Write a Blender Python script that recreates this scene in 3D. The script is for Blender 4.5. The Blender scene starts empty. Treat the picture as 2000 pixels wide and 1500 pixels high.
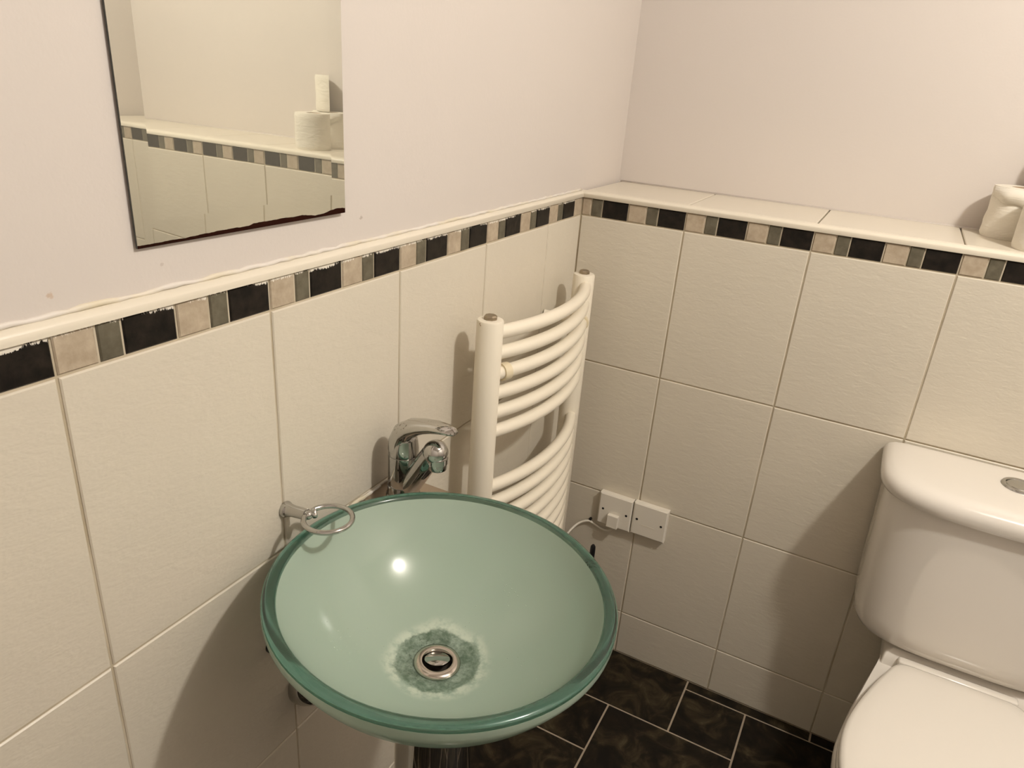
import bpy, math, random
from mathutils import Vector, Matrix
random.seed(7)
scene = bpy.context.scene
COL = scene.collection
PI = math.pi

# ------------------------------------------------------------------ camera
CAM = Vector((0.6089, -1.4969, 1.3940))
YAW, PITCH, ROLL = -0.4623, -0.4032, 0.0774
fwd = Vector((math.sin(YAW)*math.cos(PITCH), math.cos(YAW)*math.cos(PITCH), math.sin(PITCH)))
ri = Vector((math.cos(YAW), -math.sin(YAW), 0)); up = ri.cross(fwd)
cr = math.cos(ROLL)*ri + math.sin(ROLL)*up
cu = -math.sin(ROLL)*ri + math.cos(ROLL)*up
cam_data = bpy.data.cameras.new('camera'); cam = bpy.data.objects.new('camera', cam_data)
COL.objects.link(cam); scene.camera = cam
cam.matrix_world = Matrix(((cr.x, cu.x, -fwd.x, CAM.x), (cr.y, cu.y, -fwd.y, CAM.y), (cr.z, cu.z, -fwd.z, CAM.z), (0, 0, 0, 1)))
cam_data.sensor_width = 36.0; cam_data.lens = 1408.24*36/2000; cam_data.clip_start = 0.02

# ------------------------------------------------------------------ world, lamps, exposure
world = bpy.data.worlds.new('world'); scene.world = world; world.use_nodes = True
world.node_tree.nodes['Background'].inputs[0].default_value = (0.9, 0.85, 0.78, 1)
world.node_tree.nodes['Background'].inputs[1].default_value = 0.05
vs = scene.view_settings
vs.view_transform = 'Standard'; vs.look = 'None'; vs.gamma = 1.0; vs.use_curve_mapping = False
vs.exposure = 0.38
LAMPS = [((1.29, -0.80, 2.225), 49.6, 0.045)]      # place, watts, radius of the round bulb
LAMP_COLOR = (1.0, 0.95, 0.865)
cy = scene.cycles
cy.use_denoising = True
cy.max_bounces = 10; cy.diffuse_bounces = 6; cy.glossy_bounces = 5; cy.transmission_bounces = 8
cy.use_adaptive_sampling = True; cy.adaptive_threshold = 0.03; cy.adaptive_min_samples = 16
cy.sample_clamp_indirect = 4.0
cy.caustics_reflective = False; cy.caustics_refractive = True; cy.blur_glossy = 1.0

# ------------------------------------------------------------------ material helpers
MATS = {}
def nodes_of(name):
    m = bpy.data.materials.new(name); m.use_nodes = True
    nt = m.node_tree; b = nt.nodes['Principled BSDF']
    MATS[name] = m
    return m, nt, b
def N(nt, t, **kw):
    n = nt.nodes.new(t)
    for k, v in kw.items(): setattr(n, k, v)
    return n
def noise(nt, scale, detail=3.0, rough=0.5, coord='Object', vec=None, dist=0.0):
    n = N(nt, 'ShaderNodeTexNoise'); n.inputs['Scale'].default_value = scale
    n.inputs['Detail'].default_value = detail; n.inputs['Roughness'].default_value = rough
    n.inputs['Distortion'].default_value = dist
    if vec is None:
        tc = N(nt, 'ShaderNodeTexCoord'); vec = tc.outputs[coord]
    nt.links.new(vec, n.inputs['Vector'])
    return n.outputs['Fac']
def piece_vec(nt, scl=(1, 1, 1)):
    """object coordinates shifted by a random amount for each piece"""
    tc = N(nt, 'ShaderNodeTexCoord'); oi = N(nt, 'ShaderNodeObjectInfo')
    mul = N(nt, 'ShaderNodeMath', operation='MULTIPLY'); mul.inputs[1].default_value = 37.0
    nt.links.new(oi.outputs['Random'], mul.inputs[0])
    add = N(nt, 'ShaderNodeVectorMath', operation='ADD')
    nt.links.new(tc.outputs['Object'], add.inputs[0]); nt.links.new(mul.outputs[0], add.inputs[1])
    sc = N(nt, 'ShaderNodeVectorMath', operation='MULTIPLY'); sc.inputs[1].default_value = scl
    nt.links.new(add.outputs[0], sc.inputs[0])
    return sc.outputs[0]
def ramp(nt, fac, stops):
    r = N(nt, 'ShaderNodeValToRGB'); e = r.color_ramp.elements
    while len(e) < len(stops): e.new(0.5)
    for el, (p, c) in zip(e, stops):
        el.position = p; el.color = (*c, 1) if len(c) == 3 else c
    nt.links.new(fac, r.inputs[0]); return r.outputs[0]
def mixc(nt, fac, a, b):
    m = N(nt, 'ShaderNodeMix', data_type='RGBA')
    for sock, v in ((m.inputs[0], fac), (m.inputs[6], a), (m.inputs[7], b)):
        if isinstance(v, (int, float)): sock.default_value = v
        elif isinstance(v, tuple): sock.default_value = (*v, 1) if len(v) == 3 else v
        else: nt.links.new(v, sock)
    return m.outputs[2]
def math_(nt, op, a, b=None, clamp=False):
    m = N(nt, 'ShaderNodeMath', operation=op, use_clamp=clamp)
    for i, v in enumerate((a, b)):
        if v is None: continue
        if isinstance(v, (int, float)): m.inputs[i].default_value = v
        else: nt.links.new(v, m.inputs[i])
    return m.outputs[0]
def bump(nt, b, h, strength, dist=0.002):
    n = N(nt, 'ShaderNodeBump'); n.inputs['Strength'].default_value = strength; n.inputs['Distance'].default_value = dist
    nt.links.new(h, n.inputs['Height']); nt.links.new(n.outputs[0], b.inputs['Normal'])
def smooth(nt, v, lo, hi):
    m = N(nt, 'ShaderNodeMapRange', interpolation_type='SMOOTHSTEP')
    m.inputs[1].default_value = lo; m.inputs[2].default_value = hi
    nt.links.new(v, m.inputs[0]); return m.outputs[0]
def spot(nt, center, r, nscale=60, coord='Object'):
    """irregular blotch round a point"""
    tc = N(nt, 'ShaderNodeTexCoord')
    d = N(nt, 'ShaderNodeVectorMath', operation='DISTANCE'); d.inputs[1].default_value = center
    nt.links.new(tc.outputs[coord], d.inputs[0])
    nz = noise(nt, nscale, 2)
    dd = math_(nt, 'ADD', d.outputs['Value'], math_(nt, 'MULTIPLY', math_(nt, 'SUBTRACT', nz, 0.5), r*2.2))
    m = N(nt, 'ShaderNodeMapRange', interpolation_type='SMOOTHSTEP')
    m.inputs[1].default_value = r; m.inputs[2].default_value = r*0.45
    nt.links.new(dd, m.inputs[0]); return m.outputs[0]
def simple(name, color, rough=0.5, metal=0.0, spec=0.5, coat=0.0):
    m, nt, b = nodes_of(name)
    b.inputs['Base Color'].default_value = (*color, 1); b.inputs['Roughness'].default_value = rough
    b.inputs['Metallic'].default_value = metal; b.inputs['Specular IOR Level'].default_value = spec
    b.inputs['Coat Weight'].default_value = coat
    return m

SMUDGE = (0.131, 0.149, 0.0)
def make_materials():
    # painted plaster
    for nm in ('paint', 'paint_marked'):
        m, nt, b = nodes_of(nm)
        n3 = noise(nt, 38, 2); n2 = noise(nt, 260, 1)
        c = mixc(nt, noise(nt, 3.0, 2), (0.605, 0.558, 0.52), (0.58, 0.533, 0.495))
        if nm == 'paint_marked':      # old stain and screw-hole chips near the mirror
            for pos, r, ns, w, col in (((-0.006, -1.1538, 1.1945), 0.0038, 160, 0.55, (0.45, 0.30, 0.18)),
                                       ((-0.006, -0.7433, 1.2092), 0.0032, 300, 0.5, (0.28, 0.22, 0.18)), ((-0.006, -1.0445, 1.2013), 0.0026, 320, 0.4, (0.34, 0.28, 0.24))):
                c = mixc(nt, math_(nt, 'MULTIPLY', spot(nt, pos, r, ns), w), c, col)
        nt.links.new(c, b.inputs['Base Color']); b.inputs['Roughness'].default_value = 0.62
        b.inputs['Specular IOR Level'].default_value = 0.3
        bump(nt, b, math_(nt, 'ADD', math_(nt, 'MULTIPLY', n2, 0.35), n3), 0.16, 0.002)
    # cream wall tile with a riven face
    m, nt, b = nodes_of('tile_cream')
    v = piece_vec(nt, (1, 1, 2.4)); v1 = piece_vec(nt)
    n1 = noise(nt, 7, 2, vec=v1); n2 = noise(nt, 34, 3.5, 0.55, vec=v, dist=0.4); n3 = noise(nt, 160, 1, vec=v)
    c = mixc(nt, n1, (0.645, 0.596, 0.498), (0.595, 0.549, 0.462))
    c = mixc(nt, math_(nt, 'MULTIPLY', n2, 0.25), c, (0.54, 0.495, 0.415))
    nt.links.new(c, b.inputs['Base Color']); b.inputs['Roughness'].default_value = 0.38
    b.inputs['Specular IOR Level'].default_value = 0.4
    bump(nt, b, math_(nt, 'ADD', n2, math_(nt, 'MULTIPLY', n3, 0.22)), 0.25, 0.003)
    # grout
    m, nt, b = nodes_of('grout')
    n1 = noise(nt, 9, 4)
    c = ramp(nt, n1, [(0.35, (0.40, 0.34, 0.24)), (0.6, (0.53, 0.47, 0.36))])
    nt.links.new(c, b.inputs['Base Color']); b.inputs['Roughness'].default_value = 0.85
    # border mosaic
    for nm, c1, c2, r, bs in (('border_black', (0.005, 0.004, 0.003), (0.020, 0.015, 0.011), 0.42, 0.25),
                              ('border_grey', (0.090, 0.080, 0.055), (0.145, 0.130, 0.093), 0.45, 0.3),
                              ('border_beige', (0.36, 0.295, 0.215), (0.47, 0.395, 0.30), 0.5, 0.4)):
        m, nt, b = nodes_of(nm)
        v = piece_vec(nt); n1 = noise(nt, 60, 5, 0.6, vec=v)
        c = ramp(nt, n1, [(0.35, c1), (0.7, c2)])
        # white wall paint brushed over the upper edge
        tc = N(nt, 'ShaderNodeTexCoord'); sp = N(nt, 'ShaderNodeSeparateXYZ'); nt.links.new(tc.outputs['Object'], sp.inputs[0])
        pv = piece_vec(nt, (1, 1, 0.35)); pn = noise(nt, 330, 4, 0.7, vec=pv); big = noise(nt, 22, 2, vec=v)
        edge = smooth(nt, sp.outputs['Z'], 0.007, 0.018)
        fac = math_(nt, 'MULTIPLY', edge, math_(nt, 'MULTIPLY', pn, big))
        fac = smooth(nt, fac, 0.215, 0.25)
        gx = N(nt, 'ShaderNodeAttribute', attribute_type='OBJECT', attribute_name='painted')
        fac = math_(nt, 'MULTIPLY', fac, gx.outputs['Fac'])
        c = mixc(nt, fac, c, (0.72, 0.68, 0.60))
        nt.links.new(c, b.inputs['Base Color']); b.inputs['Roughness'].default_value = r
        bump(nt, b, n1, bs, 0.002)
        b.inputs['Specular IOR Level'].default_value = 0.22
    # bullnose trim
    m, nt, b = nodes_of('trim_cream')
    n1 = noise(nt, 5, 4); c = mixc(nt, n1, (0.69, 0.64, 0.53), (0.66, 0.61, 0.52))
    nt.links.new(c, b.inputs['Base Color']); b.inputs['Roughness'].default_value = 0.28
    m, nt, b = nodes_of('sealant')
    n1 = noise(nt, 14, 4); c = ramp(nt, n1, [(0.45, (0.66, 0.62, 0.57)), (0.70, (0.64, 0.57, 0.40))])
    nt.links.new(c, b.inputs['Base Color']); b.inputs['Roughness'].default_value = 0.5
    # dark slate floor
    m, nt, b = nodes_of('floor_slate')
    v = piece_vec(nt); n1 = noise(nt, 14, 5, 0.62, vec=v, dist=1.2); n2 = noise(nt, 4, 3, vec=v)
    c = ramp(nt, n1, [(0.36, (0.003, 0.002, 0.001)), (0.50, (0.013, 0.009, 0.0045)), (0.62, (0.042, 0.031, 0.015)), (0.76, (0.105, 0.084, 0.050))])
    c = mixc(nt, math_(nt, 'MULTIPLY', n2, 0.5), c, (0.008, 0.0055, 0.003))
    nt.links.new(c, b.inputs['Base Color']); b.inputs['Roughness'].default_value = 0.5; b.inputs['Specular IOR Level'].default_value = 0.2
    bump(nt, b, n1, 0.15, 0.002)
    simple('floor_grout', (0.33, 0.27, 0.20), 0.8)
    simple('chrome', (0.50, 0.495, 0.475), 0.05, 1.0)
    m, nt, b = nodes_of('chrome_spotted')
    n1 = noise(nt, 240, 3); n2 = noise(nt, 30, 3)
    f = smooth(nt, math_(nt, 'MULTIPLY', n1, n2), 0.33, 0.40)
    nt.links.new(mixc(nt, f, (0.55, 0.54, 0.515), (0.20, 0.18, 0.15)), b.inputs['Base Color'])
    b.inputs['Metallic'].default_value = 1.0; b.inputs['Roughness'].default_value = 0.09
    simple('chrome_dull', (0.56, 0.52, 0.46), 0.16, 1.0)
    simple('steel_plate', (0.50, 0.42, 0.34), 0.3, 1.0)
    simple('nut_metal', (0.36, 0.30, 0.22), 0.38, 1.0)
    # enamelled radiator with chips
    m, nt, b = nodes_of('enamel')
    n1 = noise(nt, 55, 5, 0.65); n2 = noise(nt, 8, 2)
    f = smooth(nt, math_(nt, 'MULTIPLY', n1, n2), 0.43, 0.45)
    c = mixc(nt, f, (0.77, 0.715, 0.60), (0.30, 0.18, 0.07))
    nt.links.new(c, b.inputs['Base Color']); b.inputs['Roughness'].default_value = 0.3
    simple('clip_plastic', (0.68, 0.60, 0.43), 0.45)
    simple('ceramic', (0.69, 0.655, 0.60), 0.09, coat=0.3)
    simple('seat_plastic', (0.71, 0.675, 0.615), 0.16)
    simple('white_plastic', (0.72, 0.68, 0.60), 0.35)
    simple('black', (0.006, 0.006, 0.007), 0.35)
    simple('dark_gap', (0.02, 0.015, 0.01), 0.7)
    simple('cardboard', (0.40, 0.29, 0.19), 0.9)
    m, nt, b = nodes_of('paper')
    v = piece_vec(nt, (1, 1, 3.0)); n1 = noise(nt, 30, 3, vec=v, dist=1.0)
    nt.links.new(mixc(nt, n1, (0.76, 0.72, 0.63), (0.72, 0.68, 0.59)), b.inputs['Base Color']); b.inputs['Roughness'].default_value = 0.95
    bump(nt, b, n1, 0.5, 0.004)
    # sea-green frosted glass bowl with limescale round the waste
    m, nt, b = nodes_of('bowl_glass')
    tc = N(nt, 'ShaderNodeTexCoord'); sp = N(nt, 'ShaderNodeSeparateXYZ'); nt.links.new(tc.outputs['Object'], sp.inputs[0])
    r2 = math_(nt, 'ADD', math_(nt, 'POWER', sp.outputs['X'], 2.0), math_(nt, 'POWER', sp.outputs['Y'], 2.0))
    rad = math_(nt, 'SQRT', r2)
    n1 = noise(nt, 70, 5, 0.65); n2 = noise(nt, 24, 3); n3 = noise(nt, 5, 3)
    rr = math_(nt, 'ADD', rad, math_(nt, 'MULTIPLY', math_(nt, 'SUBTRACT', n1, 0.5), 0.016))
    rr = math_(nt, 'ADD', rr, math_(nt, 'MULTIPLY', math_(nt, 'SUBTRACT', n2, 0.5), 0.022))
    inner = math_(nt, 'GREATER_THAN', sp.outputs['Z'], -0.1312)
    base = mixc(nt, n3, (0.375, 0.475, 0.395), (0.405, 0.49, 0.41))
    dark = smooth(nt, rr, 0.058, 0.052)
    base2 = mixc(nt, math_(nt, 'MULTIPLY', dark, smooth(nt, math_(nt, 'ADD', math_(nt, 'MULTIPLY', n1, 0.6), math_(nt, 'MULTIPLY', noise(nt, 170, 4, 0.7), 0.45)), 0.30, 0.68)), base, (0.085, 0.13, 0.09))
    pale = math_(nt, 'MULTIPLY', smooth(nt, rr, 0.051, 0.058), smooth(nt, rr, 0.073, 0.061))
    base2 = mixc(nt, math_(nt, 'MULTIPLY', pale, math_(nt, 'MULTIPLY', smooth(nt, n1, 0.36, 0.62), 0.95)), base2, (0.60, 0.67, 0.56))
    grim = math_(nt, 'MULTIPLY', smooth(nt, rad, 0.047, 0.040), smooth(nt, noise(nt, 420, 3), 0.60, 0.67))
    base2 = mixc(nt, math_(nt, 'MULTIPLY', grim, math_(nt, 'GREATER_THAN', 0.0, sp.outputs['X'])), base2, (0.03, 0.04, 0.03))
    nt.links.new(base2, b.inputs['Base Color']); b.inputs['Roughness'].default_value = 0.12
    b.inputs['Specular IOR Level'].default_value = 0.5
    b.inputs['Subsurface Weight'].default_value = 0.0
    tr = N(nt, 'ShaderNodeBsdfTranslucent'); tr.inputs[0].default_value = (0.50, 0.70, 0.55, 1)
    mx = N(nt, 'ShaderNodeMixShader'); mx.inputs[0].default_value = 0.22
    nt.links.new(b.outputs[0], mx.inputs[1]); nt.links.new(tr.outputs[0], mx.inputs[2])
    nt.links.new(mx.outputs[0], nt.nodes['Material Output'].inputs[0])
    # clear green glass of the rim edge
    m, nt, b = nodes_of('rim_glass')
    b.inputs['Base Color'].default_value = (0.97, 1.0, 0.99, 1); b.inputs['Roughness'].default_value = 0.12
    b.inputs['Transmission Weight'].default_value = 1.0; b.inputs['IOR'].default_value = 1.5
    va = N(nt, 'ShaderNodeVolumeAbsorption'); va.inputs['Color'].default_value = (0.0, 0.78, 0.70, 1); va.inputs['Density'].default_value = 7.0
    nt.links.new(va.outputs[0], nt.nodes['Material Output'].inputs['Volume'])
    sm = math_(nt, 'MULTIPLY', spot(nt, SMUDGE, 0.015, 120), smooth(nt, noise(nt, 330, 4, 0.7), 0.42, 0.60))
    dd_ = N(nt, 'ShaderNodeBsdfDiffuse'); dd_.inputs[0].default_value = (0.03, 0.035, 0.025, 1)
    mx = N(nt, 'ShaderNodeMixShader'); nt.links.new(math_(nt, 'MULTIPLY', sm, 0.8), mx.inputs[0])
    nt.links.new(b.outputs[0], mx.inputs[1]); nt.links.new(dd_.outputs[0], mx.inputs[2])
    nt.links.new(mx.outputs[0], nt.nodes['Material Output'].inputs[0])
    simple('droplet', (0.46, 0.55, 0.46), 0.04)
    # silvered mirror, hazy, desilvered along the foot
    m, nt, b = nodes_of('mirror_glass')
    tc = N(nt, 'ShaderNodeTexCoord'); sp = N(nt, 'ShaderNodeSeparateXYZ'); nt.links.new(tc.outputs['Object'], sp.inputs[0])
    b.inputs['Base Color'].default_value = (0.72, 0.72, 0.655, 1); b.inputs['Metallic'].default_value = 1.0; b.inputs['Roughness'].default_value = 0.012
    df = N(nt, 'ShaderNodeBsdfDiffuse'); df.inputs[0].default_value = (0.62, 0.60, 0.50, 1)
    mx = N(nt, 'ShaderNodeMixShader'); mx.inputs[0].default_value = 0.13
    nt.links.new(b.outputs[0], mx.inputs[1]); nt.links.new(df.outputs[0], mx.inputs[2])
    n1 = noise(nt, 42, 5, 0.6); n2 = noise(nt, 9, 2)
    thr = math_(nt, 'ADD', 0.0008, math_(nt, 'MULTIPLY', math_(nt, 'MULTIPLY', n1, n2), 0.010))
    ey = math_(nt, 'MULTIPLY', sp.outputs['Y'], math_(nt, 'MULTIPLY', smooth(nt, n2, 0.40, 0.66), 0.020))
    thr = math_(nt, 'ADD', thr, ey)
    f = math_(nt, 'LESS_THAN', sp.outputs['Z'], thr)
    rust = N(nt, 'ShaderNodeBsdfDiffuse'); nt.links.new(mixc(nt, n2, (0.008, 0.005, 0.003), (0.035, 0.010, 0.007)), rust.inputs[0])
    mx2 = N(nt, 'ShaderNodeMixShader'); nt.links.new(f, mx2.inputs[0])
    nt.links.new(mx.outputs[0], mx2.inputs[1]); nt.links.new(rust.outputs[0], mx2.inputs[2])
    nt.links.new(mx2.outputs[0], nt.nodes['Material Output'].inputs[0])
    simple('mirror_edge', (0.03, 0.032, 0.025), 0.3)
    simple('ceiling_paint', (0.62, 0.58, 0.545), 0.7)
make_materials()

# ------------------------------------------------------------------ mesh helpers
class MB:
    def __init__(s): s.v = []; s.f = []; s.m = []
    def add(s, vs_, fs, mi=0):
        o = len(s.v); s.v += [tuple(p) for p in vs_]
        s.f += [tuple(i+o for i in f) for f in fs]; s.m += [mi]*len(fs); return s
    def box(s, a, b, mi=0):
        x0, y0, z0 = a; x1, y1, z1 = b
        return s.add([(x0,y0,z0),(x1,y0,z0),(x1,y1,z0),(x0,y1,z0),(x0,y0,z1),(x1,y0,z1),(x1,y1,z1),(x0,y1,z1)],
                     [(0,3,2,1),(4,5,6,7),(0,1,5,4),(1,2,6,5),(2,3,7,6),(3,0,4,7)], mi)
    def loft(s, rings, cap=True, closed=False, mi=0):
        n = len(rings[0]); vs_ = [p for r in rings for p in r]; fs = []
        R = len(rings)
        for i in range(R if closed else R-1):
            j = (i+1) % R
            for k in range(n):
                l = (k+1) % n
                fs.append((i*n+k, i*n+l, j*n+l, j*n+k))
        if cap and not closed:
            fs.append(tuple(range(n-1, -1, -1))); fs.append(tuple((R-1)*n+k for k in range(n)))
        return s.add(vs_, fs, mi)
    def lathe(s, prof, seg=32, at=(0,0,0), ax=(0,0,1), cap=True, closed=False, mi=0):
        ax = Vector(ax).normalized(); h = Vector((1,0,0)) if abs(ax.x) < 0.9 else Vector((0,1,0))
        e1 = (h - ax*h.dot(ax)).normalized(); e2 = ax.cross(e1); at = Vector(at)
        rings = [[at + ax*z + (e1*math.cos(2*PI*k/seg) + e2*math.sin(2*PI*k/seg))*max(r, 1e-5) for k in range(seg)] for r, z in prof]
        return s.loft(rings, cap, closed, mi)
    def tube(s, pts, rad, seg=12, closed=False, cap=True, flat=1.0, mi=0):
        pts = [Vector(p) for p in pts]; n = len(pts); rings = []; prev = None
        for i, p in enumerate(pts):
            a = pts[(i-1) % n] if (closed or i > 0) else p; c = pts[(i+1) % n] if (closed or i < n-1) else p
            t = (c-a).normalized()
            if prev is None:
                h = Vector((0,0,1)) if abs(t.z) < 0.9 else Vector((1,0,0)); u = (h - t*h.dot(t)).normalized()
            else: u = (prev - t*prev.dot(t)).normalized()
            prev = u; w = t.cross(u); r = rad[i] if isinstance(rad, (list, tuple)) else rad
            rings.append([p + u*(r*flat*math.cos(2*PI*k/seg)) + w*(r*math.sin(2*PI*k/seg)) for k in range(seg)])
        return s.loft(rings, cap, closed, mi)
    def mesh(s, name, smooth_=False):
        me = bpy.data.meshes.new(name); me.from_pydata(s.v, [], s.f)
        me.polygons.foreach_set('material_index', s.m)
        if smooth_: me.polygons.foreach_set('use_smooth', [True]*len(s.f))
        me.update(); return me
    def build(s, name, mats, parent=None, smooth_=False, loc=None, bevel=0.0, auto=None, segs=2):
        me = s.mesh(name, smooth_)
        import bmesh
        bm = bmesh.new(); bm.from_mesh(me); bmesh.ops.recalc_face_normals(bm, faces=bm.faces[:]); bm.to_mesh(me); bm.free()
        for m in (mats if isinstance(mats, (list, tuple)) else [mats]): me.materials.append(MATS[m])
        if smooth_ and auto: me.set_sharp_from_angle(angle=math.radians(auto))
        o = bpy.data.objects.new(name, me); COL.objects.link(o)
        if loc: o.location = loc
        if parent: o.parent = parent
        if bevel:
            bv = o.modifiers.new('bevel', 'BEVEL'); bv.width = bevel; bv.segments = segs; bv.limit_method = 'ANGLE'
        return o
def tag(o, label, cat=None, group=None, kind=None):
    o['label'] = label
    if cat: o['category'] = cat
    if group: o['group'] = group
    if kind: o['kind'] = kind
    return o
def struct(o, label=None):
    o['kind'] = 'structure'
    if label: o['label'] = label
    return o
def thing(name, label, cat, loc=(0,0,0), group=None):
    o = bpy.data.objects.new(name, None); COL.objects.link(o); o.location = loc; o.empty_display_size = 0.05
    return tag(o, label, cat, group)
TILE_CACHE = {}
def tile(name, face, du, dv, thick, mat, parent, loc, bev=0.0014):
    """one tile, centred on loc at the back of its thickness; face = axis it looks along"""
    key = (name, face, round(du, 5), round(dv, 5), thick, mat)
    if key not in TILE_CACHE:
        a, b = du/2, dv/2; c = thick; e = bev
        pts = [(-a,-b,0),(a,-b,0),(a,b,0),(-a,b,0),(-a,-b,c-e),(a,-b,c-e),(a,b,c-e),(-a,b,c-e),(-a+e,-b+e,c),(a-e,-b+e,c),(a-e,b-e,c),(-a+e,b-e,c)]
        fs = [(0,3,2,1),(8,9,10,11)]
        for k in range(4):
            l = (k+1) % 4; fs += [(k,l,l+4,k+4),(k+4,l+4,l+8,k+8)]
        conv = {'x': lambda p: (p[2], p[0], p[1]), '-y': lambda p: (p[0], -p[2], p[1]), 'z': lambda p: p}[face]
        me = bpy.data.meshes.new(name); me.from_pydata([conv(p) for p in pts], [], fs); me.materials.append(MATS[mat]); me.update()
        TILE_CACHE[key] = me
    o = bpy.data.objects.new(name, TILE_CACHE[key]); COL.objects.link(o); o.location = loc; o.parent = parent
    return o

# ------------------------------------------------------------------ room shell
H, TW, CUT, BH = 0.3313, 0.25, 0.1298, 0.0388
ZB = 3*H + CUT            # top of the big tiles, foot of the border
ZT = ZB + BH              # top of the border
ZL = 1.176                # top of the bullnose trim and the ledge
YB = 0.2377               # upper back wall
XR, YF, ZC = 2.00, -2.15, 2.30
cL, cR = 0.1637, 0.2315
G = 0.0030

wl = MB(); wl.box((-0.12, YF, -0.0), (-0.0022, 0.0022, ZT+0.004), 1); wl.box((-0.12, YF, ZT+0.004), (-0.006, YB, ZC), 0)
wl.box((-0.12, 0.0022, 0), (-0.006, YB, ZT+0.004), 0)
wall_left = struct(wl.build('wall_left', ['paint_marked', 'grout']), 'white painted wall with cream tiles and a mosaic border, behind the basin')
wb = MB(); wb.box((-0.006, 0.0022, 0), (XR, YB+0.1, ZL-0.0105), 1); wb.box((-0.12, YB, ZL-0.0105), (XR, YB+0.1, ZC), 0)
wall_back = struct(wb.build('wall_back', ['paint', 'grout']), 'white painted wall with a tiled boxed-in ledge, behind the toilet')
wr = MB(); wr.box((XR, YF, 0), (XR+0.1, YB+0.1, ZC)); wall_right = struct(wr.build('wall_right', 'paint'), 'white painted wall out of view to the right')
wf = MB(); wf.box((-0.12, YF-0.1, 0), (XR+0.1, YF, ZC)); wall_front = struct(wf.build('wall_front', 'paint'), 'white painted wall behind the camera')
ce = MB(); ce.box((-0.12, YF-0.1, ZC), (XR+0.1, YB+0.1, ZC+0.08)); ceiling = struct(ce.build('ceiling', 'ceiling_paint'), 'white painted ceiling')
fl = MB(); fl.box((-0.12, YF-0.1, -0.06), (XR+0.1, YB+0.1, -0.0015)); floor = struct(fl.build('floor', 'floor_grout'), 'dark slate-look floor tiles with pale joints')

rows = [(0.0, CUT)] + [(CUT+i*H, CUT+(i+1)*H) for i in range(3)]
dj = [0.0] + [cL+k*TW for k in range(9)]
for i in range(len(dj)-1):
    d0, d1 = dj[i], min(dj[i+1], -YF)
    if d1-d0 < 0.02: continue
    for z0, z1 in rows:
        tile('wall_tile', 'x', d1-d0-G, z1-z0-G, 0.0022, 'tile_cream', wall_left, (-0.0022, -(d0+d1)/2, (z0+z1)/2))
xj = [0.0] + [cR+k*TW for k in range(9)]
for i in range(len(xj)-1):
    x0, x1 = xj[i], min(xj[i+1], XR)
    if x1-x0 < 0.02: continue
    for z0, z1 in rows:
        tile('wall_tile', '-y', x1-x0-G, z1-z0-G, 0.0022, 'tile_cream', wall_back, ((x0+x1)/2, 0.0022, (z0+z1)/2))
    tile('ledge_tile', 'z', x1-x0-G, YB-0.012-0.002, 0.0105, 'trim_cream', wall_back, ((x0+x1)/2, (YB+0.012)/2, ZL-0.0105))
# mosaic border: beige, grey, black inside every 125 mm
SEQ = [('border_beige', 0.0, 0.0405), ('border_grey', 0.0405, 0.0660), ('border_black', 0.0660, 0.125)]
def border(start, lo, hi, put):
    k = -3
    while start + k*0.125 < hi:
        for mat, a, b in SEQ:
            s0, s1 = max(start+k*0.125+a, lo), min(start+k*0.125+b, hi)
            if s1-s0 > 0.006: put(mat, s0, s1)
        k += 1
def put_back(mat, a, b):
    tile('mosaic_tile', '-y', round(b-a-0.0024, 4), BH-0.0024, 0.0020, mat, wall_back, ((a+b)/2, 0.0022, (ZB+ZT)/2))['painted'] = 0.0
def put_left(mat, a, b):      # a, b run along +y
    tile('mosaic_tile', 'x', round(b-a-0.0024, 4), BH-0.0024, 0.0020, mat, wall_left, (-0.0022, (a+b)/2, (ZB+ZT)/2))['painted'] = 1.0
border(cR, 0.0, XR, put_back)
border(-(cL+8*TW), YF, 0.0, put_left)
# bullnose trim
prof = [(-0.006, ZT), (0.0028, ZT)]
for k in range(9):
    a = PI/2*k/8; prof.append((-0.0082+0.011*math.cos(a), ZL-0.011+0.011*math.sin(a)))
prof.append((-0.0082, ZT))
t = MB(); t.loft([[Vector((n, YF, z)) for n, z in prof], [Vector((n, 0.0-n, z)) for n, z in prof]])
struct(t.build('trim_1', 'trim_cream', smooth_=True, auto=50), 'cream bullnose trim along the wall behind the basin')
prof2 = prof[:-3] + [(-0.012, ZL), (-0.012, ZT)]
t = MB(); t.loft([[Vector((n, -n, z)) for n, z in prof2], [Vector((XR, -n, z)) for n, z in prof2]])
struct(t.build('trim_2', 'trim_cream', smooth_=True, auto=50), 'cream bullnose trim along the front of the ledge')
# uneven sealant bead above the left trim and in the corners
t = MB(); pts, rr_ = [], []
yy = YF
while yy < 0.0:
    pts.append((-0.0062, yy, ZL+0.0012+random.uniform(-0.0006, 0.0012))); rr_.append(random.uniform(0.0018, 0.0032)); yy += 0.012
t.tube(pts, rr_, 8); t.build('sealant_bead', 'sealant', wall_left, smooth_=True)
t = MB(); t.tube([(0.0, YB-0.0005, ZL), (XR, YB-0.0005, ZL)], 0.003, 8); t.build('sealant_bead', 'paint', wall_back, smooth_=True)

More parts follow.
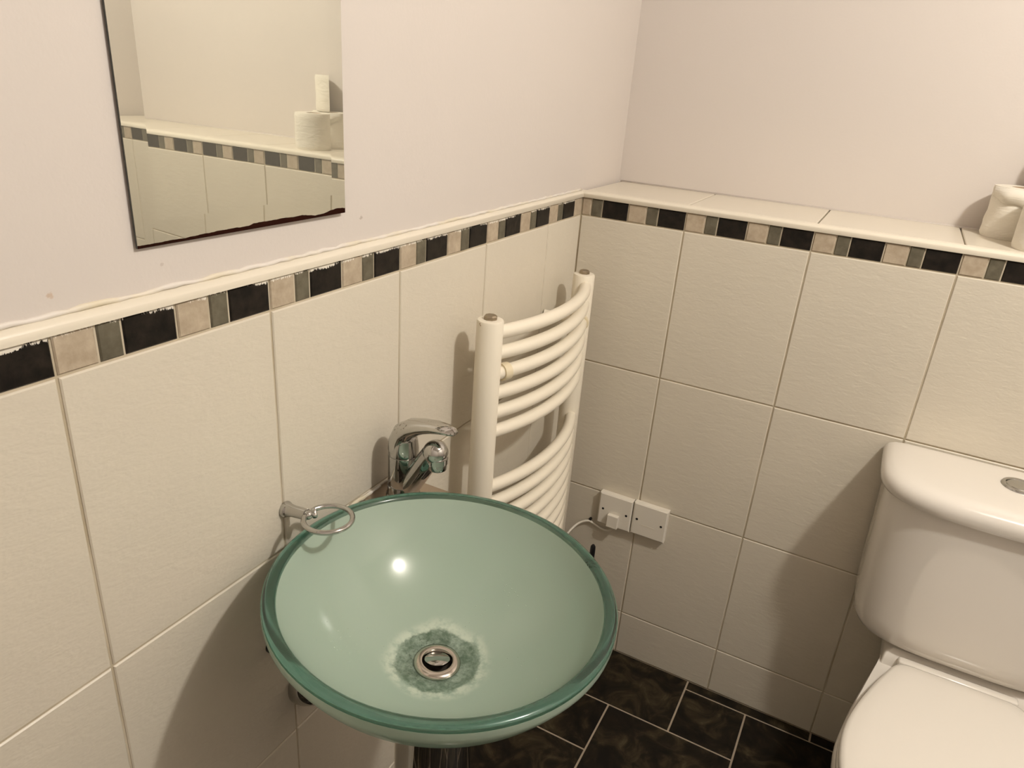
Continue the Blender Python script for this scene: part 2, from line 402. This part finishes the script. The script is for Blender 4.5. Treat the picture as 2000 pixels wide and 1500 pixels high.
# floor: big and small squares in a hopscotch pattern
A, Bq = 0.30, 0.151
def clip_tile(x0, y0, x1, y1):
    x0, x1 = max(x0, 0.001), min(x1, XR-0.001); y0, y1 = max(y0, YF+0.001), min(y1, 0.0015)
    if x1-x0 < 0.012 or y1-y0 < 0.012: return
    tile('floor_tile', 'z', round(x1-x0-0.0045, 4), round(y1-y0-0.0045, 4), 0.0015, 'floor_slate', floor, ((x0+x1)/2, (y0+y1)/2, -0.0015), 0.0006)
for i in range(-12, 13):
    for j in range(-12, 13):
        ox, oy = 0.284 + i*A - j*Bq, -0.480 + i*Bq + j*A
        clip_tile(ox, oy, ox+A, oy+A)
        clip_tile(ox+Bq, oy+A, ox+Bq+Bq, oy+A+Bq) if False else clip_tile(ox-Bq, oy+A-Bq, ox, oy+A)

# ------------------------------------------------------------------ ceiling lamps (out of frame, they light the room)
def ceiling_lamp(loc, power, r):
    e = thing('ceiling_lamp', 'small round lamp holder on the ceiling above the toilet', 'lamp', (loc[0], loc[1], ZC))
    dz = loc[2]-ZC
    b = MB(); b.lathe([(0.0, 0.0), (0.050, 0.0), (0.050, -0.010), (0.044, -0.018), (0.024, dz+r*1.0), (0.0, dz+r*1.0)], 40); b.build('lamp_base', 'white_plastic', e, True, auto=40)
    ld = bpy.data.lights.new('bulb', 'POINT'); ld.energy = power; ld.shadow_soft_size = r; ld.color = LAMP_COLOR
    lo = bpy.data.objects.new('bulb_light', ld); COL.objects.link(lo); lo.parent = e; lo.location = (0, 0, dz-0.004)
for l, p, s_ in LAMPS: ceiling_lamp(l, p, s_)

# ------------------------------------------------------------------ mirror
def make_mirror():
    y0, y1, z0, z1 = -1.0705, -0.7830, 1.2215, 1.80
    e = thing('wall_mirror', 'frameless rectangular mirror with a rusted bottom edge on the white wall', 'mirror', (-0.0005, y0, z0)); e.rotation_euler = (0, -0.003, -0.009)
    w, h, t0, tb, tf = y1-y0, z1-z0, -0.0030, -0.0006, 0.0000; bv = 0.0235
    g = MB()
    P = lambda x, a, b_: (x, a, b_)
    o = [P(tb, 0, 0), P(tb, w, 0), P(tb, w, h), P(tb, 0, h)]; n = [P(tf, bv, bv), P(tf, w-bv, bv), P(tf, w-bv, h-bv), P(tf, bv, h-bv)]
    g.add(o+n, [(4,5,6,7)] + [(k, (k+1) % 4, (k+1) % 4+4, k+4) for k in range(4)])
    g.build('mirror_face', 'mirror_glass', e)
    g = MB(); q = [P(t0, 0, 0), P(t0, w, 0), P(t0, w, h), P(t0, 0, h)]
    g.add(q+o, [(3,2,1,0)] + [(k, (k+1) % 4, (k+1) % 4+4, k+4) for k in range(4)])
    g.build('mirror_edge', 'mirror_edge', e)
make_mirror()

# ------------------------------------------------------------------ towel radiator
def make_radiator():
    xr, yl, yr = 0.062, -0.4975, -0.0985
    e = thing('towel_radiator', 'cream enamelled curved ladder towel radiator in the corner beside the tap', 'radiator', (xr, (yl+yr)/2, 0.24))
    z0, z1 = 0.24, 1.022
    L = lambda x, y, z: (x-xr, y-(yl+yr)/2, z-0.24)
    for y in (yl, yr):
        b = MB(); pr = [(0.0, z0-0.24), (0.020, z0-0.24), (0.0228, z0-0.24+0.003), (0.0228, z1-0.24-0.004), (0.0215, z1-0.24-0.001), (0.018, z1-0.24)]
        b.lathe(pr + [(0.0, z1-0.24)], 32, (0, y-(yl+yr)/2, 0)); p = b.build('post', 'enamel', e, True, auto=45)
        b = MB(); b.lathe([(0.0, 0), (0.0115, 0), (0.0115, 0.005), (0.009, 0.0075), (0.0, 0.0075)], 8, (0, y-(yl+yr)/2, z1-0.24-0.0005)); b.build('cap_nut', 'nut_metal', p)
        b = MB(); b.lathe([(0.0, 0), (0.011, 0), (0.011, 0.03), (0.016, 0.034), (0.016, 0.05), (0.0, 0.05)], 24, (0, y-(yl+yr)/2, -0.05)); b.build('tail_valve', 'chrome', p, True, auto=40)
    zs = [0.998-0.0374*i for i in range(6)] + [0.697-0.0374*i for i in range(12)]
    bow = 0.043
    me = None
    for z in zs:
        pts = []
        for k in range(25):
            s = k/24; y = yl + (yr-yl)*s; c = 2*s-1
            x = xr + 0.004 + bow*(1-c*c)**0.92
            pts.append(L(x, y, 0.24))
        b = MB(); b.tube(pts, 0.0122, 14)
        if me is None:
            o = b.build('rail', 'enamel', e, True); me = o.data; o.location.z = z-0.24
        else:
            o = bpy.data.objects.new('rail', me); COL.objects.link(o); o.parent = e; o.location.z = z-0.24
    # wall brackets clamped round the third rail and round a low rail
    for z in (zs[2], zs[15]):
        for s in (0.075, 0.935):
            y = yl+(yr-yl)*s; c = 2*s-1; x = xr+0.004+bow*(1-c*c)**0.92
            dx = bow*0.92*(1-c*c)**(-0.08)*(-2*c)*2/(1.0); tan = Vector((dx, yr-yl, 0)).normalized()
            b = MB(); b.lathe([(0.0122, -0.0075), (0.0155, -0.0075), (0.0162, 0), (0.0155, 0.0075), (0.0122, 0.0075)], 24, L(x, y, z), tan, closed=True)
            br = b.build('bracket_clamp', 'clip_plastic', e, True, auto=40)
            b = MB(); wy = y+0.055 if s < 0.5 else -0.153
            b.tube([L(0.0005, wy, z+0.012), L(x-0.012, y, z)], 0.0085, 16); b.build('bracket_arm', 'enamel', br, True, auto=40)
make_radiator()

# ------------------------------------------------------------------ basin, stand, tap
BC = Vector((0.2406, -0.8968, 0.8267)); BN = Vector((0.04, 0.02, 1.0)).normalized()
def make_basin():
    R = 0.21
    e = thing('glass_basin', 'round sea-green frosted glass basin with a teal rim on a chrome column', 'basin', tuple(BC))
    e.rotation_mode = 'QUATERNION'; e.rotation_quaternion = Vector((0, 0, 1)).rotation_difference(BN)
    ri_, di, do_ = 0.1935, 0.126, 0.141
    Ri = (ri_**2+(di-0.004)**2)/(2*(di-0.004)); Ro = ((R-0.001)**2+(do_-0.017)**2)/(2*(do_-0.017))
    prof = []
    n = 26
    a0 = math.asin(0.026/Ri); a1 = math.asin(min(1, ri_/Ri))
    for k in range(n+1):
        a = a0+(a1-a0)*k/n; prof.append((Ri*math.sin(a), -di+Ri*(1-math.cos(a))))
    zi = prof[-1][1]
    b1 = math.asin(min(1, (R-0.001)/Ro)); b0 = math.asin(0.026/Ro)
    outer = [(Ro*math.sin(b1+(b0-b1)*k/n), -do_+Ro*(1-math.cos(b1+(b0-b1)*k/n))) for k in range(n+1)]
    zo = outer[0][1]
    b = MB(); b.lathe(prof, 96, cap=False); b.lathe([(R, -0.0042), (R, zo*0.6-0.002)] + outer, 96, cap=False); b.lathe([outer[-1], prof[0]], 96, cap=False)
    b.build('bowl', 'bowl_glass', e, True)
    def rin(z): return math.sqrt(max(Ri**2-(Ri-di-z)**2, 0))+0.0010
    def rout(z): return min(R, math.sqrt(max(Ro**2-(Ro-do_-z)**2, 0)))-0.0010
    lip = [(rin(zi)-0.0006, zi+0.0002), (ri_+0.0012, -0.0012), (ri_+0.0035, 0.0), (R-0.006, 0.0), (R-0.002, -0.0015), (R-0.0012, -0.0042), (R-0.0016, zo)]
    zz = [zo-0.006*k for k in range(1, 6)]
    lip += [(rout(z_), z_) for z_ in zz] + [(rin(z_), z_) for z_ in reversed(zz)] + [(rin(zo), zo)]
    b = MB(); b.lathe(lip, 96, cap=False, closed=True); b.build('rim', 'rim_glass', e, True, auto=60)['label'] = 'clear teal glass rim edge'
    # waste
    zf = -di+0.004
    b = MB(); b.lathe([(0.0180, zf-0.010), (0.0180, zf), (0.0195, zf+0.0030), (0.0235, zf+0.0036), (0.0285, zf+0.0022), (0.0300, zf-0.0010), (0.0290, zf-0.0030), (0.0255, zf-0.010)], 48, closed=True)
    d = b.build('waste_flange', 'chrome_dull', e, True, auto=50)
    b = MB(); b.lathe([(0.0, -0.008), (0.0255, -0.008), (0.0255, -0.02), (0.0, -0.02)], 32, (0, 0, zf)); b.build('waste_throat', 'dark_gap', d, True, auto=40)
    b = MB(); ax = Vector((-0.18, 0.22, 1)); b.lathe([(0.0, -0.003), (0.0145, -0.003), (0.0160, -0.001), (0.0162, 0.0008), (0.0152, 0.0016), (0.0, 0.0018)], 40, (-0.0008, 0.0008, zf+0.0028), ax); b.build('waste_plug', 'chrome', d, True, auto=40)
    # beads of water
    b = MB(); rnd = random.Random(3)
    for cx, cy_, sp_, cnt in ((-0.10, -0.07, 0.03, 34), (0.03, 0.11, 0.05, 26), (0.10, 0.03, 0.05, 16), (-0.04, -0.02, 0.05, 8)):
        for _ in range(cnt):
            x, y = rnd.gauss(cx, sp_*0.5), rnd.gauss(cy_, sp_*0.5); r = math.hypot(x, y)
            if not 0.065 < r < 0.18: continue
            z = -di+Ri-math.sqrt(Ri*Ri-r*r); nn = Vector((-x, -y, Ri-(z+di))).normalized(); s = rnd.uniform(0.0005, 0.0010)
            b.lathe([(s, 0.0), (s*0.75, s*0.4), (s*0.05, s*0.6)], 6, (x, y, z), nn)
    b.build('water_beads', 'droplet', e, True)['kind'] = 'stuff'
    return e
make_basin()
def make_stand():
    e = thing('basin_column', 'chrome column standing on the dark floor under the glass basin', 'pedestal', (0.236, -0.899, 0))
    b = MB(); b.lathe([(0.0, 0.0), (0.080, 0.0), (0.080, 0.006), (0.074, 0.010), (0.0, 0.010)], 48); b.build('base_plate', 'chrome', e, True, auto=40)
    b = MB(); b.lathe([(0.0, 0.010), (0.052, 0.010), (0.052, 0.672), (0.0, 0.672)], 64); b.build('column', 'chrome', e, True, auto=40)
    b = MB(); b.lathe([(0.052, 0.660), (0.060, 0.660), (0.060, 0.676), (0.050, 0.683), (0.030, 0.683)], 48); b.build('collar', 'chrome', e, True, auto=40)
    # steel shelf that carries the tap
    e2 = thing('tap_shelf', 'brownish steel shelf on the tiles under the tap', 'shelf', (0, -0.735, 0.782))
    b = MB(); b.box((0.0005, -0.022, 0.0), (0.100, 0.070, 0.006)); b.build('plate', 'steel_plate', e2, bevel=0.001)
    b = MB(); b.box((0.0005, -0.022, -0.045), (0.004, 0.070, 0.0)); b.build('wall_flange', 'steel_plate', e2)
    b = MB(); b.add([(0.004, 0.050, 0), (0.09, 0.050, 0), (0.004, 0.050, -0.045), (0.004, 0.054, 0), (0.09, 0.054, 0), (0.004, 0.054, -0.045)], [(0,1,2),(5,4,3),(0,3,4,1),(1,4,5,2),(2,5,3,0)])
    b.build('gusset', 'steel_plate', e2)
    b = MB(); pts = [(0.0015, -0.050+0.009*k, 0.0075+random.uniform(-.002, .003)) for k in range(9)]
    b.tube(pts, [random.uniform(0.002, 0.006) for _ in pts], 8); b.build('sealant_bead', 'sealant', e2, True)
    # waste pipe to the wall
    e3 = thing('waste_pipe', 'chrome waste pipe with a domed flange on the tiles under the basin', 'pipe', (0, -0.882, 0.545))
    b = MB(); b.tube([(0.004, 0, 0), (0.176, -0.010, 0.004)], 0.018, 24); b.build('pipe', 'chrome', e3, True, auto=40)
    b = MB(); b.lathe([(0.0, 0.0006), (0.046, 0.0006), (0.046, 0.005), (0.044, 0.016), (0.037, 0.029), (0.026, 0.037), (0.018, 0.040), (0.0, 0.040)], 40, (0, 0, 0), (1, 0, 0)); b.build('flange', 'chrome', e3, True, auto=50)
    e4 = thing('pipe_bracket', 'small black bracket on the tiles under the left of the basin', 'bracket', (0, -0.950, 0.655))
    b = MB(); b.lathe([(0.0, 0.0005), (0.012, 0.0005), (0.012, 0.004), (0.006, 0.006), (0.006, 0.03), (0.009, 0.034), (0.007, 0.038), (0.0, 0.039)], 20, (0, 0, 0), (1, 0, 0)); b.build('stud', 'black', e4, True, auto=40)
make_stand()
def make_tap():
    T = Vector((0.0450, -0.712, 0.788)); a = math.radians(-5)
    e = thing('mixer_tap', 'chrome lever mixer tap on the steel shelf behind the glass basin', 'tap', tuple(T)); e.rotation_euler.z = a; e.scale = (1.06, 1.06, 1.06)
    b = MB(); b.lathe([(0.0, 0.0), (0.025, 0.0), (0.025, 0.003), (0.0232, 0.005), (0.0228, 0.020), (0.0, 0.020)], 40); b.build('base_ring', 'chrome', e, True, auto=40)
    b = MB(); b.lathe([(0.0, 0.020), (0.0218, 0.020), (0.0224, 0.0208), (0.0220, 0.068), (0.0, 0.068)], 40); b.build('body', 'chrome', e, True, auto=40)
    b = MB(); b.lathe([(0.0, 0.068), (0.0212, 0.068), (0.0218, 0.0705), (0.0214, 0.080), (0.0190, 0.094), (0.0, 0.100)], 40); b.build('cartridge_cap', 'chrome', e, True, auto=40)
    # lever: a curved tongue
    secs = [((-0.0035, 0.0765), (0.0, 1.0), 0.0215, 0.0185), ((-0.0030, 0.089), (0.25, 1.0), 0.0212, 0.0175), ((0.0020, 0.102), (0.60, 0.80), 0.0204, 0.0165),
            ((0.0150, 0.1135), (0.86, 0.50), 0.0190, 0.0135), ((0.0330, 0.1215), (0.95, 0.30), 0.0175, 0.0105), ((0.0530, 0.1275), (0.98, 0.18), 0.0155, 0.0085),
            ((0.0710, 0.1300), (1.0, 0.0), 0.0130, 0.0062), ((0.0830, 0.1300), (1.0, -0.1), 0.0105, 0.0048), ((0.0890, 0.1293), (0.99, -0.15), 0.0060, 0.0026)]
    rings = []
    for (x, z), (tx, tz), w, t in secs:
        l = math.hypot(tx, tz); nx, nz = -tz/l, tx/l
        rings.append([Vector((x+nx*t*math.sin(2*PI*k/24), w*math.cos(2*PI*k/24), z+nz*t*math.sin(2*PI*k/24))) for k in range(24)])
    b = MB(); b.loft(rings); b.build('lever', 'chrome_spotted', e, True, auto=60)
    # spout rises from the foot of the body to a ball end
    b = MB(); pts = [(0.006, 0, 0.012), (0.022, 0, 0.038), (0.038, 0, 0.064), (0.052, 0, 0.086)]
    b.tube(pts, [0.0175, 0.0172, 0.0168, 0.0165], 28, flat=0.95); sp = b.build('spout', 'chrome', e, True, auto=50)
    b = MB(); pr = [(0.0180*math.sin(PI*k/16), -0.0180*math.cos(PI*k/16)) for k in range(17)]
    b.lathe(pr, 32, (0.057, 0, 0.090), (0.25, 0, 1)); b.build('spout_end', 'chrome', sp, True)
    b = MB(); b.lathe([(0.0, -0.024), (0.0125, -0.024), (0.0137, -0.0225), (0.0137, -0.0145), (0.0150, -0.0135), (0.0150, -0.006), (0.0, -0.006)], 32, (0.0610, 0, 0.090)); b.build('aerator', 'chrome', sp, True, auto=40)
    b = MB(); b.tube([(0.004, 0.024, 0.0), (0.004, 0.024, 0.022)], 0.0016, 8); b.build('pop_up_rod', 'chrome', e, True)
make_tap()
def make_ring():
    zr = 0.856; c = Vector((0.0665, -0.9035, zr)); r = 0.0305
    e = thing('tumbler_holder', 'small chrome ring holder fixed to the tiles above the basin rim', 'holder', (0, -0.911, zr))
    O = Vector((0, -0.911, zr))
    b = MB(); b.lathe([(0.0, 0.0006), (0.0112, 0.0006), (0.0112, 0.003), (0.0092, 0.006), (0.0078, 0.014), (0.0076, 0.036), (0.0, 0.036)], 28, (0, 0, -0.004), (1, 0.05, 0.10)); b.build('post', 'chrome', e, True, auto=40)
    b = MB(); pr = [(0.0062*math.sin(PI*k/10), -0.0062*math.cos(PI*k/10)) for k in range(11)]; b.lathe(pr, 16, (0.038, 0.002, 0.0)); b.build('joint', 'chrome', e, True)
    a0 = math.atan2(-0.911-c.y, 0.036-c.x)
    pts = [Vector((0.046, 0.006, -0.002))]
    for k in range(53):
        a = a0 - 0.42 - (2*PI-0.42-0.12)*k/52
        pts.append(Vector((c.x+r*math.cos(a), c.y+r*math.sin(a), zr+0.0015)) - O)
    b = MB(); b.tube(pts, 0.0035, 12); b.build('ring', 'chrome', e, True)
make_ring()

# ------------------------------------------------------------------ toilet
def dplan(cx, hw, yb, yf, rad, z, n=14, p=3.4):
    """D shaped outline: flat back, sides curving into the front"""
    pts = [(cx-hw, yb), (cx-hw, yb-(yb-yf)*0.28)]
    y1 = yb-(yb-yf)*0.28; d = y1-yf
    for k in range(1, n*2):
        a = PI*k/(n*2)
        c, s = math.cos(a), math.sin(a)
        pts.append((cx-hw*math.copysign(abs(c)**(2/p), c), y1-d*abs(s)**(2/p)))
    pts += [(cx+hw, y1), (cx+hw, yb)]
    return [Vector((x, y, z)) for x, y in pts]
def egg(cx, prof, z, n=10):
    """outline from (y, half width) pairs, back to front"""
    L_ = [Vector((cx-w, y, z)) for y, w in prof]; R_ = [Vector((cx+w, y, z)) for y, w in reversed(prof)]
    return L_ + R_
def smoothprof(prof, n=40):
    out = []; ys = [p[0] for p in prof]
    for k in range(n+1):
        t_ = k/n; f = t_*(len(prof)-1); i = min(int(f), len(prof)-2); u = f-i
        p0, p1, p2, p3 = prof[max(i-1, 0)], prof[i], prof[i+1], prof[min(i+2, len(prof)-1)]
        cat = lambda j: 0.5*((2*p1[j])+(-p0[j]+p2[j])*u+(2*p0[j]-5*p1[j]+4*p2[j]-p3[j])*u*u+(-p0[j]+3*p1[j]-3*p2[j]+p3[j])*u**3)
        out.append((cat(0), max(cat(1), 0.001)))
    return out
def make_toilet():
    cx = 0.918
    e = thing('toilet', 'white ceramic close-coupled toilet against the tiled wall', 'toilet', (cx, -0.3, 0))
    O = Vector((cx, -0.3, 0))
    def bld(rings, name, mat, par=e, auto=50):
        b = MB(); b.loft([[p-O for p in r] for r in rings]); return b.build(name, mat, par, True, auto=auto)
    # cistern body
    rings = []
    for z, hw, yf, ins in ((0.433, 0.158, -0.152, 0), (0.437, 0.174, -0.168, 0), (0.447, 0.186, -0.181, 0), (0.463, 0.193, -0.189, 0), (0.49, 0.196, -0.193, 0), (0.62, 0.200, -0.197, 0), (0.753, 0.204, -0.200, 0)):
        rings.append(dplan(cx, hw, -0.012, yf, 0, z))
    cis = bld(rings, 'cistern', 'ceramic')
    rings = []
    for z, hw, yf in ((0.748, 0.208, -0.206), (0.750, 0.213, -0.210), (0.757, 0.2165, -0.2135), (0.766, 0.2175, -0.2145), (0.775, 0.2155, -0.2125), (0.782, 0.210, -0.207), (0.7865, 0.200, -0.197), (0.7885, 0.180, -0.180), (0.789, 0.120, -0.140)):
        rings.append(dplan(cx, hw, -0.008, yf, 0, z))
    lid = bld(rings, 'cistern_lid', 'ceramic', cis, 60)
    b = MB(); b.lathe([(0.0, 0.0), (0.0305, 0.0), (0.0305, 0.0015), (0.0285, 0.0040), (0.0235, 0.0040), (0.0225, 0.0015), (0.0, 0.0015)], 56, (0.003, 0.224, 0.788)); bt = b.build('button_rim', 'chrome', cis, True, auto=40)
    b = MB(); b.lathe([(0.0, 0.0012), (0.0215, 0.0012), (0.0215, 0.0030), (0.0200, 0.0042), (0.0120, 0.0030), (0.0, 0.0024)], 56, (0.003, 0.224, 0.788)); b.build('flush_button', 'chrome', cis, True, auto=40)
    # pan
    top = smoothprof([(-0.02, 0.112), (-0.10, 0.116), (-0.17, 0.128), (-0.26, 0.149), (-0.36, 0.171), (-0.45, 0.182), (-0.54, 0.168), (-0.61, 0.128), (-0.648, 0.070), (-0.658, 0.004)])
    def scale_prof(s, yoff, ymin): return [(ymin+(y-ymin)*s+yoff, w*s) for y, w in top]
    foot = smoothprof([(-0.03, 0.085), (-0.10, 0.088), (-0.20, 0.090), (-0.30, 0.094), (-0.38, 0.096), (-0.44, 0.092), (-0.49, 0.080), (-0.52, 0.055), (-0.535, 0.03), (-0.54, 0.003)])
    def blend(f): return [(a[0]*(1-f)+b_[0]*f, a[1]*(1-f)+b_[1]*f) for a, b_ in zip(foot, top)]
    rings = [egg(cx, blend(f), z) for z, f in ((0.0, 0.02), (0.02, 0.0), (0.12, 0.02), (0.2, 0.15), (0.27, 0.42), (0.33, 0.78), (0.365, 0.95), (0.385, 1.0), (0.398, 0.99), (0.402, 0.96))]
    bld(rings, 'pan', 'ceramic')
    # raised back platform under the cistern
    rings = [egg(cx, smoothprof([(-0.02, w-0.004), (-0.09, w-0.002), (yf+0.02, w), (yf, w), (yf-0.003, w-0.004)]), z) for z, w, yf in ((0.390, 0.124, -0.180), (0.412, 0.123, -0.176), (0.424, 0.120, -0.170), (0.4325, 0.110, -0.160))]
    bld(rings, 'platform', 'ceramic')
    seat = smoothprof([(-0.198, 0.082), (-0.208, 0.104), (-0.25, 0.1245), (-0.30, 0.1445), (-0.35, 0.161), (-0.40, 0.1735), (-0.45, 0.1785), (-0.51, 0.174), (-0.57, 0.155), (-0.62, 0.112), (-0.646, 0.060), (-0.654, 0.004)])
    def shr(pr, k): return [(-0.42+(y+0.42)*(1-k), w*(1-k*1.6)) for y, w in pr]
    bld([egg(cx, shr(seat, k), z) for z, k in ((0.4025, 0.01), (0.405, 0.0), (0.414, 0.0), (0.4165, 0.008))], 'seat', 'seat_plastic')
    sl = bld([egg(cx, shr(seat, k), z) for z, k in ((0.418, 0.012), (0.420, 0.002), (0.428, 0.002), (0.433, 0.012), (0.4355, 0.035), (0.437, 0.12), (0.4375, 0.4))], 'seat_lid', 'seat_plastic')
    b = MB(); b.box((-0.098, 0.106, 0.4035), (0.098, 0.124, 0.4300)); b.build('hinge_bar', 'seat_plastic', e, True, bevel=0.004, segs=3)
make_toilet()

# ------------------------------------------------------------------ wall plates, cable
def plate(name, label, x0, x1, z0, z1, rocker):
    cx, cz = (x0+x1)/2, (z0+z1)/2; D = 0.017
    e = thing(name, label, 'wall plate', (cx, 0, cz)); w, h = (x1-x0)/2-0.0006, (z1-z0)/2
    b = MB(); b.box((-w, -D+0.004, -h), (w, -0.0003, h)); b.build('back_box', 'white_plastic', e, bevel=0.001)
    b = MB(); k = 0.0022
    b.loft([[Vector((-w, -D+0.004, -h)), Vector((w, -D+0.004, -h)), Vector((w, -D+0.004, h)), Vector((-w, -D+0.004, h))],
            [Vector((-w, -D+k, -h)), Vector((w, -D+k, -h)), Vector((w, -D+k, h)), Vector((-w, -D+k, h))],
            [Vector((-w+k*1.4, -D, -h+k*1.4)), Vector((w-k*1.4, -D, -h+k*1.4)), Vector((w-k*1.4, -D, h-k*1.4)), Vector((-w+k*1.4, -D, h-k*1.4))]])
    fp = b.build('face_plate', 'white_plastic', e)
    for s in (-1, 1):
        b = MB(); b.lathe([(0.0, 0), (0.0030, 0), (0.0030, 0.0006), (0.0, 0.0006)], 14, (s*0.0302, -D+0.0002, 0.0), (0, -1, 0)); b.build('screw_hole', 'black', fp)
    if rocker:
        b = MB(); b.box((-0.0135, -D-0.012, -0.040), (0.0145, -D-0.0002, -0.006)); b.build('switch_rocker', 'white_plastic', e, bevel=0.0012)
    else:
        b = MB(); b.box((-0.018, -D-0.0006, -0.0125), (0.016, -D-0.0001, -0.0118)); b.build('fuse_line', 'trim_cream', fp)
plate('spur_switch', 'white square plate with a protruding switch, nearer the radiator', 0.1362, 0.2228, 0.383, 0.4705, True)
plate('blank_plate', 'white plain square plate beside the switch plate, nearer the toilet', 0.2242, 0.3106, 0.385, 0.4725, False)
def make_cable():
    e = thing('power_cable', 'thin white cable from the switch plate to the radiator', 'cable', (0.15, -0.004, 0.37))
    key = [(0.180, -0.012, 0.382), (0.177, -0.009, 0.372), (0.166, -0.0055, 0.361), (0.148, -0.005, 0.360), (0.130, -0.005, 0.366), (0.112, -0.006, 0.370), (0.092, -0.012, 0.360), (0.078, -0.03, 0.345), (0.066, -0.06, 0.32), (0.062, -0.088, 0.30)]
    cu_ = bpy.data.curves.new('tmp', 'CURVE'); 
    pts = []
    for i in range(len(key)-1):
        p0, p1, p2, p3 = (Vector(key[max(0, min(len(key)-1, i+d))]) for d in (-1, 0, 1, 2))
        for k in range(6):
            u = k/6; pts.append(0.5*(2*p1+(p2-p0)*u+(2*p0-5*p1+4*p2-p3)*u*u+(3*p1-p0-3*p2+p3)*u**3)-Vector(e.location))
    pts.append(Vector(key[-1])-Vector(e.location)); bpy.data.curves.remove(cu_)
    b = MB(); b.tube(pts, 0.0028, 10); b.build('flex', 'white_plastic', e, True)
    b = MB(); b.lathe([(0.0, 0), (0.0036, 0), (0.0036, 0.006), (0.0, 0.007)], 12, (-0.0335, 0.0035, 0.006), (0, -1, 0)); b.build('cable_clip', 'black', e, True, auto=40)
make_cable()

# ------------------------------------------------------------------ toilet rolls on the ledge
def roll(label, x, y, z, r, h, ragged):
    e = thing('toilet_roll', label, 'toilet roll', (x, y, z), 'toilet rolls on the ledge')
    seg = 56; rings = []; rnd = random.Random(int(x*1000)+int(z*100)); ph = rnd.uniform(0, 6)
    nz = 14
    for i in range(nz+1):
        zz = h*i/nz; edge = 0.002 if i in (0, nz) else 0.0
        rings.append([Vector(((r-edge+ragged*0.0012*math.sin(3*a+ph+zz*70)+ragged*0.0006*math.sin(7*a-zz*210))*math.cos(a), (r-edge+ragged*0.0012*math.sin(3*a+ph+zz*70))*math.sin(a), zz)) for a in (2*PI*k/seg for k in range(seg))])
    inner = [[Vector((0.021*math.cos(2*PI*k/seg), 0.021*math.sin(2*PI*k/seg), zz)) for k in range(seg)] for zz in (h, 0)]
    b = MB(); b.loft(rings+inner, closed=True); b.build('paper', 'paper', e, True, auto=50)
    b = MB(); b.lathe([(0.0185, 0.0005), (0.0208, 0.0005), (0.0208, h-0.0005), (0.0185, h-0.0005)], 40, closed=True); b.build('core', 'cardboard', e, True, auto=40)
    if ragged > 0.5:   # loose end of the paper folded over the outside
        b = MB(); a0, a1 = math.radians(200), math.radians(300); n = 16
        o_, i_ = [], []
        for k in range(n+1):
            a = a0+(a1-a0)*k/n; lo = h*(0.80-0.20*k/n+0.03*math.sin(k*0.8)); rr = r+0.0034+0.0012*math.sin(k*0.31+0.4)
            o_.append((Vector((rr*math.cos(a), rr*math.sin(a), h-0.0005)), Vector((rr*math.cos(a), rr*math.sin(a), lo))))
        b.add([p_ for pr_ in o_ for p_ in pr_], [(2*k, 2*k+2, 2*k+3, 2*k+1) for k in range(n)])
        fl_ = b.build('loose_sheet', 'paper', e, True); sd = fl_.modifiers.new('solid', 'SOLIDIFY'); sd.thickness = 0.0006
ZLE = ZL
roll('toilet roll with a loose torn sheet, back left on the ledge', 0.8095, 0.180, ZLE, 0.0490, 0.0935, 1.0)
roll('smooth toilet roll at the front of the ledge, nearest the trim', 0.8545, 0.066, ZLE, 0.0515, 0.0930, 0.2)
roll('toilet roll under the stacked roll, behind the front roll', 0.9060, 0.180, ZLE, 0.0465, 0.0930, 0.3)
roll('toilet roll stacked on top of the other rolls', 0.8830, 0.178, ZLE+0.0940, 0.0500, 0.0935, 0.5)

# ------------------------------------------------------------------ toilet brush behind the basin
def make_brush():
    e = thing('toilet_brush', 'toilet brush with a slim black handle, mostly hidden behind the basin', 'toilet brush', (0.172, -0.125, 0))
    b = MB(); b.lathe([(0.0, 0.0), (0.042, 0.0), (0.045, 0.004), (0.038, 0.10), (0.034, 0.10), (0.034, 0.02), (0.0, 0.02)], 32); b.build('holder', 'black', e, True, auto=40)
    b = MB(); b.lathe([(0.0, 0.025), (0.028, 0.03), (0.03, 0.085), (0.01, 0.095), (0.0065, 0.11), (0.0064, 0.380), (0.0058, 0.388), (0.003, 0.3920), (0.0, 0.3925)], 24); b.build('handle', 'black', e, True, auto=40)
make_brush()
